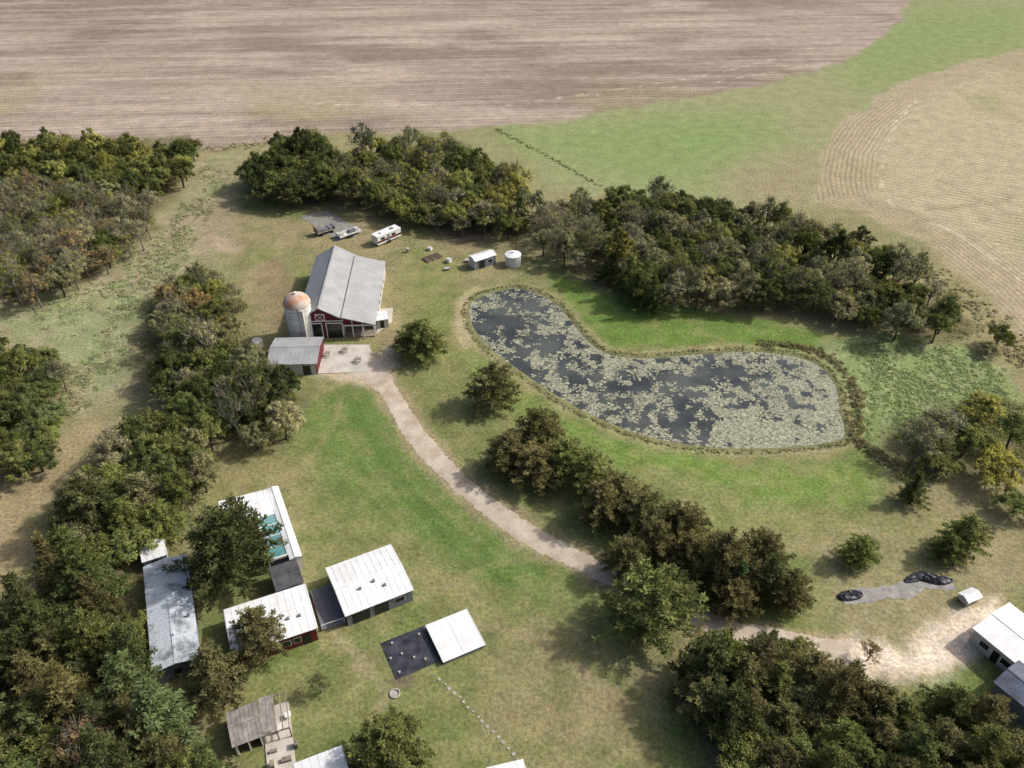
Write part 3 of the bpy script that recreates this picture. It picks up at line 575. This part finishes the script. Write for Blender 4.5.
building('white_shed',(142,563),(167,555),(137,545),2.4,.35,'x',M_white,M_wallw,.15,.9,doors=((.35,.6,0,2),))
building('rustic_shed',(232,748),(264,736),(219,715),2.4,.5,'x',M_brownroof,M_wood,.2,.5,open_front=True)
e,W,L=frame('teal_roof_patio',(268,562),(290,555),(250,521),2.7)
slab('panels',[(0,0,2.7),(W,0,2.7),(W,L,2.75),(0,L,2.75)],.08,M_teal,e)
boxes('frame_beams',[(0,.18,0,L,2.55,2.92),(W-.4,W,0,L,2.55,2.92),(.18,W-.4,0,.25,2.55,2.91),(.18,W-.4,L-.25,L,2.55,2.91)]+[(.18,W-.4,L*k/4,L*k/4+.15,2.6,2.9) for k in (1,2,3)],M_trim,e)
boxes('posts',[(a,a+.15,b,b+.15,0,2.55) for a in (.05,W-.3) for b in (.05,L/2,L-.2)],M_trim,e); boxes('patio_floor',[(0,W,0,L,0.01,.08)],M_conc,e)
e,W,L=frame('wooden_deck',(322,630),(345,622),(309,592),.4)
boxes('planks',[(0,W,k,k+.28,.3,.4) for k in np.arange(0,L,.31)],M_wallg,e); boxes('joists',[(k,k+.1,.05,L-.1,0,.298) for k in (.2,W/2,W-.3)],M_wood,e)
boxes('rail',[(0,.1,0,.1,.4,1.4),(W-.1,W,0,.1,.4,1.4),(W-.1,W,L/2,L/2+.1,.4,1.4),(.1,W-.1,.02,.08,1.3,1.4)],M_trim,e)
e,W,L=frame('black_tarp_patio',(396,680),(441,661),(384,642),0)
nxx=16; V=[];Fs=[]
for j in range(nxx+1):
    for i in range(nxx+1): V.append((W*i/nxx,L*j/nxx,.05+.11*rng.random()*(0<i<nxx and 0<j<nxx)))
for j in range(nxx):
    for i in range(nxx): b=j*(nxx+1)+i; Fs.append((b,b+1,b+nxx+2,b+nxx+1))
o=pymesh('tarp',V,Fs,M_black,e); o.data.polygons.foreach_set('use_smooth',np.ones(len(Fs),bool)); boxes('edge_weights',[(W*k,W*k+.3,L*j,L*j+.3,.1,.32) for k,j in ((.1,.1),(.5,.3),(.8,.8),(.2,.85),(.3,.5),(.7,.15),(.05,.5))],M_rock,e)
e,W,L=frame('white_roof_hut',(443,663),(486,645),(428,625),.7)
slab('roof',[(0,0,.7),(W,0,.7),(W,L,.8),(0,L,.8)],.1,M_white,e,3); boxes('walls',[(.15,W-.15,.15,L-.15,0,.69)],M_wallg,e)
e,W,L=frame('rustic_pergola',(262,736),(290,728),(256,700),2.2)
boxes('posts',[(a,a+.15,b,b+.15,0,2.1) for a in (0,W/2,W-.15) for b in (0,L-.15)],M_wood,e); boxes('rafters',[(k,k+.12,0,L,2.25,2.4) for k in np.arange(W*.5,W,.8)],M_wood,e); boxes('beams',[(0,W,.0,.15,2.1,2.249),(0,W,L-.15,L,2.1,2.249)],M_wood,e)
slab('roof_panel',[(0,.2,2.3),(W*.5,.2,2.3),(W*.5,L-.1,2.5),(0,L-.1,2.5)],.06,M_brownroof,e,.8)
boxes('floor',[(0,W,-4.2,L,.02,.15)],M_conc,e); boxes('tables',[(1,2.4,1,1.9,.7,.78),(2.8,3.6,2.5,3.3,.7,.78)],M_trim,e); boxes('table_legs',[(1.5,1.8,1.3,1.6,.15,.7),(3.1,3.3,2.8,3,.15,.7)],M_wood,e)
boxes('clutter',[(.4,.9,-3.5,-2.7,.15,.9),(1.8,3,-3.2,-2.6,.15,.6),(3.6,4,-1.8,-1,.15,1.1),(.5,1.4,-1.5,-1.1,.15,.5)],M_wood,e)
building('white_roof_garage',(302,802),(352,782),(288,766),2.8,.5,'x',M_white,M_wallw,.2,.9)
building('white_roof_garage',(492,795),(530,786),(481,769),2.6,.4,'x',M_white,M_wallw,.2,.9)
building('white_roof_lodge',(972,628),(1016,664),(1002,597),3.0,.3,'x',M_white,M_wallw,.3,2.0,Wo=16,wins=((.1,.18,1,2),(.3,.38,1,2)),doors=((.22,.28,0,2.1),))
building('dark_porch_roof',(993,682),(1040,720),(1012,655),3.4,.5,'x',M_navy,M_wallg,.3,.6,Wo=10)
e,W,L=frame('animal_hutch',(968,604),(984,597),(964,594),1.0); W,L=2.6,1.8
boxes('cabin',[(.1,W-.1,.1,L-.1,.3,1.3)],M_wallw,e); boxes('legs',[(a,a+.1,b,b+.1,0,.3) for a in (.15,W-.25) for b in (.15,L-.25)],M_wood,e)
slab('roof_front',[(-.1,-.1,1.25),(W+.1,-.1,1.25),(W+.1,L/2,1.7),(-.1,L/2,1.7)],.06,M_white,e); slab('roof_back',[(W+.1,L+.1,1.25),(-.1,L+.1,1.25),(-.1,L/2+.01,1.7),(W+.1,L/2+.01,1.7)],.06,M_white,e); boxes('door',[(W*.35,W*.65,.06,.098,.4,1.2)],M_glass,e)
ribbon('gravel_bed',catmull(GP([(842,600),(870,594),(900,591),(925,583),(953,583)]),8),lambda t:2.0+.8*math.sin(t*9)**2,.03,surf('grey_gravel',(180,176,168),.95,nscale=.8,col2=(142,140,134),fine=.3))
def heap(name,C,wd,ht,mat):
    n=len(C);V=[];Fs=[];k=9
    for i in range(n):
        t=C[min(i+1,n-1)]-C[max(i-1,0)]; t/=np.linalg.norm(t); nn=np.array([-t[1],t[0]]); en=math.sin(math.pi*min(max(i/(n-1),.02),.98))**.4
        for j in range(k):
            a=-1+2*j/(k-1); q=C[i]+nn*a*wd*en*rng.uniform(.85,1.1); V.append((q[0],q[1],(1-a*a)**.6*ht*en*rng.uniform(.6,1.15) if abs(a)<1 else -.02))
        if i:
            for j in range(k-1): b=(i-1)*k+j; Fs.append((b,b+1,b+k+1,b+k)[::-1])
    return pymesh(name,V,Fs,mat)
heap('black_tarp_heap',catmull(GP([(838,598),(850,596),(862,594)]),6),1.0,.8,M_black)
heap('black_tarp_heap',catmull(GP([(905,582),(920,577),(938,581),(952,580)]),6),1.0,.9,M_black)
# ---------------------------------------------------------------- yard things north of barn
def wheelset(e,cs,r_=.38,wd=.22):
    for (wx_,wy_) in cs:
        V=[];k=14
        for yy in (wy_,wy_+wd): V+=[(wx_+r_*math.cos(6.283*i/k),yy,r_+r_*math.sin(6.283*i/k)) for i in range(k)]
        pymesh('wheel',V,[tuple(range(k)),tuple(range(2*k-1,k-1,-1))]+[(i,k+i,k+(i+1)%k,(i+1)%k) for i in range(k)],M_tire,e)
e,W,L=frame('camper_trailer',(378,243),(406,231),(375,233),1.2)
W,L=7.4,2.5
boxes('body',[(0,W,0,L,.5,2.6)],M_trim,e); boxes('roof',[(-.05,W+.05,-.05,L+.05,2.604,2.75)],M_white,e); boxes('stripe',[(0.02,W-.02,-.03,-.003,1.0,1.5)],M_red,e)
boxes('roof_vents',[(1.5,2,1,1.5,2.752,2.9),(5,5.8,.9,1.6,2.752,3.0)],M_wallg,e)
boxes('windows',[(1,2.2,-.04,-.033,1.6,2.2),(4.4,5.6,-.04,-.033,1.6,2.2)],M_glass,e); boxes('door',[(3,3.8,-.05,-.034,.6,2.4)],M_wallg,e); wheelset(e,[(2.9,-.1),(3.8,-.1),(2.9,L-.12),(3.8,L-.12)],.34); boxes('hitch',[(W,W+1.1,L/2-.08,L/2+.08,.4,.55)],M_wallg,e)
sheet('gravel_pad',[(300,216),(328,211),(364,232),(338,242)],.05,surf('pad_gravel',(166,162,154),.95,nscale=1,col2=(132,130,120),fine=.3))
e,W,L=frame('flatbed_trailer',(340,238),(363,230),(337,231),.8); W,L=6.4,2.4
boxes('deck',[(0,W,0,L,.75,.9)],M_trim,e); boxes('side_rails',[(0,W,-.08,-.003,.7,1.1),(0,W,L+.003,L+.08,.7,1.1),(0,.1,0.01,L-.01,.902,1.5)],M_trim,e); boxes('tongue',[(W,W+1.4,L/2-.08,L/2+.08,.6,.75)],M_wallg,e)
wheelset(e,[(2.4,-.32),(3.3,-.32),(2.4,L+.1),(3.3,L+.1)])
boxes('crates',[(.4,1.5,.3,1.3,.902,1.6),(1.7,2.6,1.2,2.1,.902,1.4),(4.9,5.9,.4,1.8,.902,1.5)],M_wallw,e); boxes('pipe_stack',[(2.8,6.2,1.9,2.0,.902,1.0),(2.8,6.2,2.05,2.15,.902,1.0),(2.8,6.2,1.98,2.08,1.003,1.1)],M_barnroof,e); boxes('tarped_load',[(2.9,4.6,.3,1.6,.902,1.3),(3.2,4.2,.5,1.4,1.302,1.6)],M_wallg,e)
e,W,L=frame('hay_wagon',(318,234),(336,228),(314,222),1.0)
boxes('bed',[(0,5,0,2.4,.8,.95)],M_wood,e); boxes('rack',[(0,.08,0,2.4,.95,2.2),(4.9,5,0,2.4,.95,1.6)],M_wood,e); boxes('load',[(.3,1.6,.3,2.1,.952,1.7),(1.8,3.2,.4,1.9,.952,1.4),(3.4,4.6,.3,2.1,.952,1.55)],M_wallg,e); wheelset(e,[(1,-.1),(4,-.1),(1,2.28),(4,2.28)])
building('garden_shed',(475,262),(497,255),(472,255),2.4,.5,'x',M_white,M_wallw,.15,.9,doors=((.2,.45,0,2),),wins=((.6,.8,1,1.8),),front=M_wallg)
q=G(513,264); s=bpy.data.objects.new('water_tank',None); scene.collection.objects.link(s); s.location=(q[0],q[1],0)
lathe('tank_wall',[(1.9,0),(1.9,2.6)],M_silo,s,24); lathe('tank_lid',[(2.0,2.55),(2.0,2.7),(.3,3.2),(.3,3.4),(.01,3.42)],M_white,s,24)
e,W,L=frame('raised_garden_bed',(428,262),(442,257),(424,254),.3)
bl=[];so=[]
for k in range(3):
    bl+=[(k*1.6,k*1.6+1.2,0,.1,0,.4),(k*1.6,k*1.6+1.2,2.6,2.7,0,.4),(k*1.6,k*1.6+.1,.1,2.6,0,.4),(k*1.6+1.1,k*1.6+1.2,.1,2.6,0,.4)]; so.append((k*1.6+.1,k*1.6+1.1,.1,2.6,0,.35))
boxes('frames',bl,M_wood,e); boxes('soil',so,M_soil,e)
e,W,L=frame('garden_fence',(445,246),(500,237),(440,226),0)
fp=[]
for k in np.arange(0,W,2.2): fp+=[(k,k+.12,0,.12,0,1.4),(k,k+.12,L,L+.12,0,1.4)]
for k in np.arange(2.2,L,2.2): fp+=[(0,.12,k,k+.12,0,1.4),(W,W+.12,k,k+.12,0,1.4)]
boxes('posts',fp,M_wood,e); boxes('rails',[(.12,W,.03,.09,zz,zz+.08) for zz in (.6,1.2)]+[(.12,W,L+.03,L+.09,zz,zz+.08) for zz in (.6,1.2)],M_wood,e)
for (a,b,sx_,sy_,hh,mt) in ((449,262,1,1,.9,M_trim),(467,262,.8,.8,.6,M_wood),(376,328,1.2,.8,1.0,M_trim),(430,250,.9,.9,.7,M_trim),(408,252,.6,.6,1.0,M_wood),(447,270,1.2,.6,.5,M_wood)):
    q=G(a,b); e=bpy.data.objects.new('storage_box',None); scene.collection.objects.link(e); e.location=(q[0],q[1],0); e.rotation_euler=(0,0,rng.uniform(0,1.5))
    boxes('box',[(-sx_/2,sx_/2,-sy_/2,sy_/2,0.05,hh)],mt,e); boxes('lid',[(-sx_/2-.06,sx_/2+.06,-sy_/2-.06,sy_/2+.06,hh+.002,hh+.08)],M_wallw,e)
for a,b in ((327,356),(345,352),(358,362)):
    q=G(a,b); e=bpy.data.objects.new('patio_table',None); scene.collection.objects.link(e); e.location=(q[0],q[1],.1)
    boxes('top',[(-.6,.6,-.4,.4,.68,.74)],M_wood,e); boxes('legs',[(a_,a_+.06,b_,b_+.06,0,.68) for a_ in (-.55,.5) for b_ in (-.35,.3)],M_wallg,e); boxes('benches',[(-.6,.6,-.9,-.65,.4,.45),(-.6,.6,.65,.9,.4,.45)],M_wood,e)
C=catmull(GP([(440,679),(462,701),(487,727),(510,750),(524,768),(534,784)]),6)
dl=np.cumsum(np.r_[0,np.linalg.norm(np.diff(C,axis=0),axis=1)]); st=np.arange(0,dl[-1],.95); V=[];Fs=[]
for s_ in st:
    cx=np.interp(s_,dl,C[:,0])+rng.normal()*.08;cy=np.interp(s_,dl,C[:,1])+rng.normal()*.08; r_=rng.uniform(.18,.32); k=7; b=len(V); a0=rng.random()*6
    for zz,f in ((0,1),(.09,.9)): V+=[(cx+f*r_*math.cos(a0+6.283*i/k)*rng.uniform(.85,1.1),cy+f*r_*math.sin(a0+6.283*i/k),zz) for i in range(k)]
    Fs+=[tuple(b+k+i for i in range(k))]+[(b+i,b+(i+1)%k,b+k+(i+1)%k,b+k+i) for i in range(k)]
pymesh('stepping_stones',V,Fs,M_rock)
q=G(395,694); e=bpy.data.objects.new('fire_pit',None); scene.collection.objects.link(e); e.location=(q[0],q[1],0)
lathe('stone_ring',[(.7,0),(.75,.2),(.6,.23),(.55,.05),(.01,.05)],M_rock,e,12)
# ---------------------------------------------------------------- light
az=math.atan2(.96,.27); el=math.radians(41)
S=Vector((math.sin(az)*math.cos(el),math.cos(az)*math.cos(el),math.sin(el)))
sl=bpy.data.lights.new('sun','SUN'); sl.energy=3.7; sl.angle=math.radians(2.0); sl.color=(1,.97,.93); so_=bpy.data.objects.new('sun',sl); scene.collection.objects.link(so_); so_.rotation_euler=S.to_track_quat('Z','Y').to_euler(); so_.location=(200,100,200)
w=bpy.data.worlds.new("World"); scene.world=w; w.use_nodes=True; nt=w.node_tree; bg=nt.nodes['Background']; sk=nt.nodes.new('ShaderNodeTexSky'); sk.sky_type='NISHITA'; sk.sun_disc=False; sk.sun_elevation=el; sk.sun_rotation=az
sk.dust_density=5.0; sk.air_density=.85; nt.links.new(sk.outputs[0],bg.inputs[0]); bg.inputs[1].default_value=.15
scene.view_settings.view_transform='Standard'; scene.view_settings.look='None'; scene.view_settings.exposure=0
print('objects',len(bpy.data.objects))
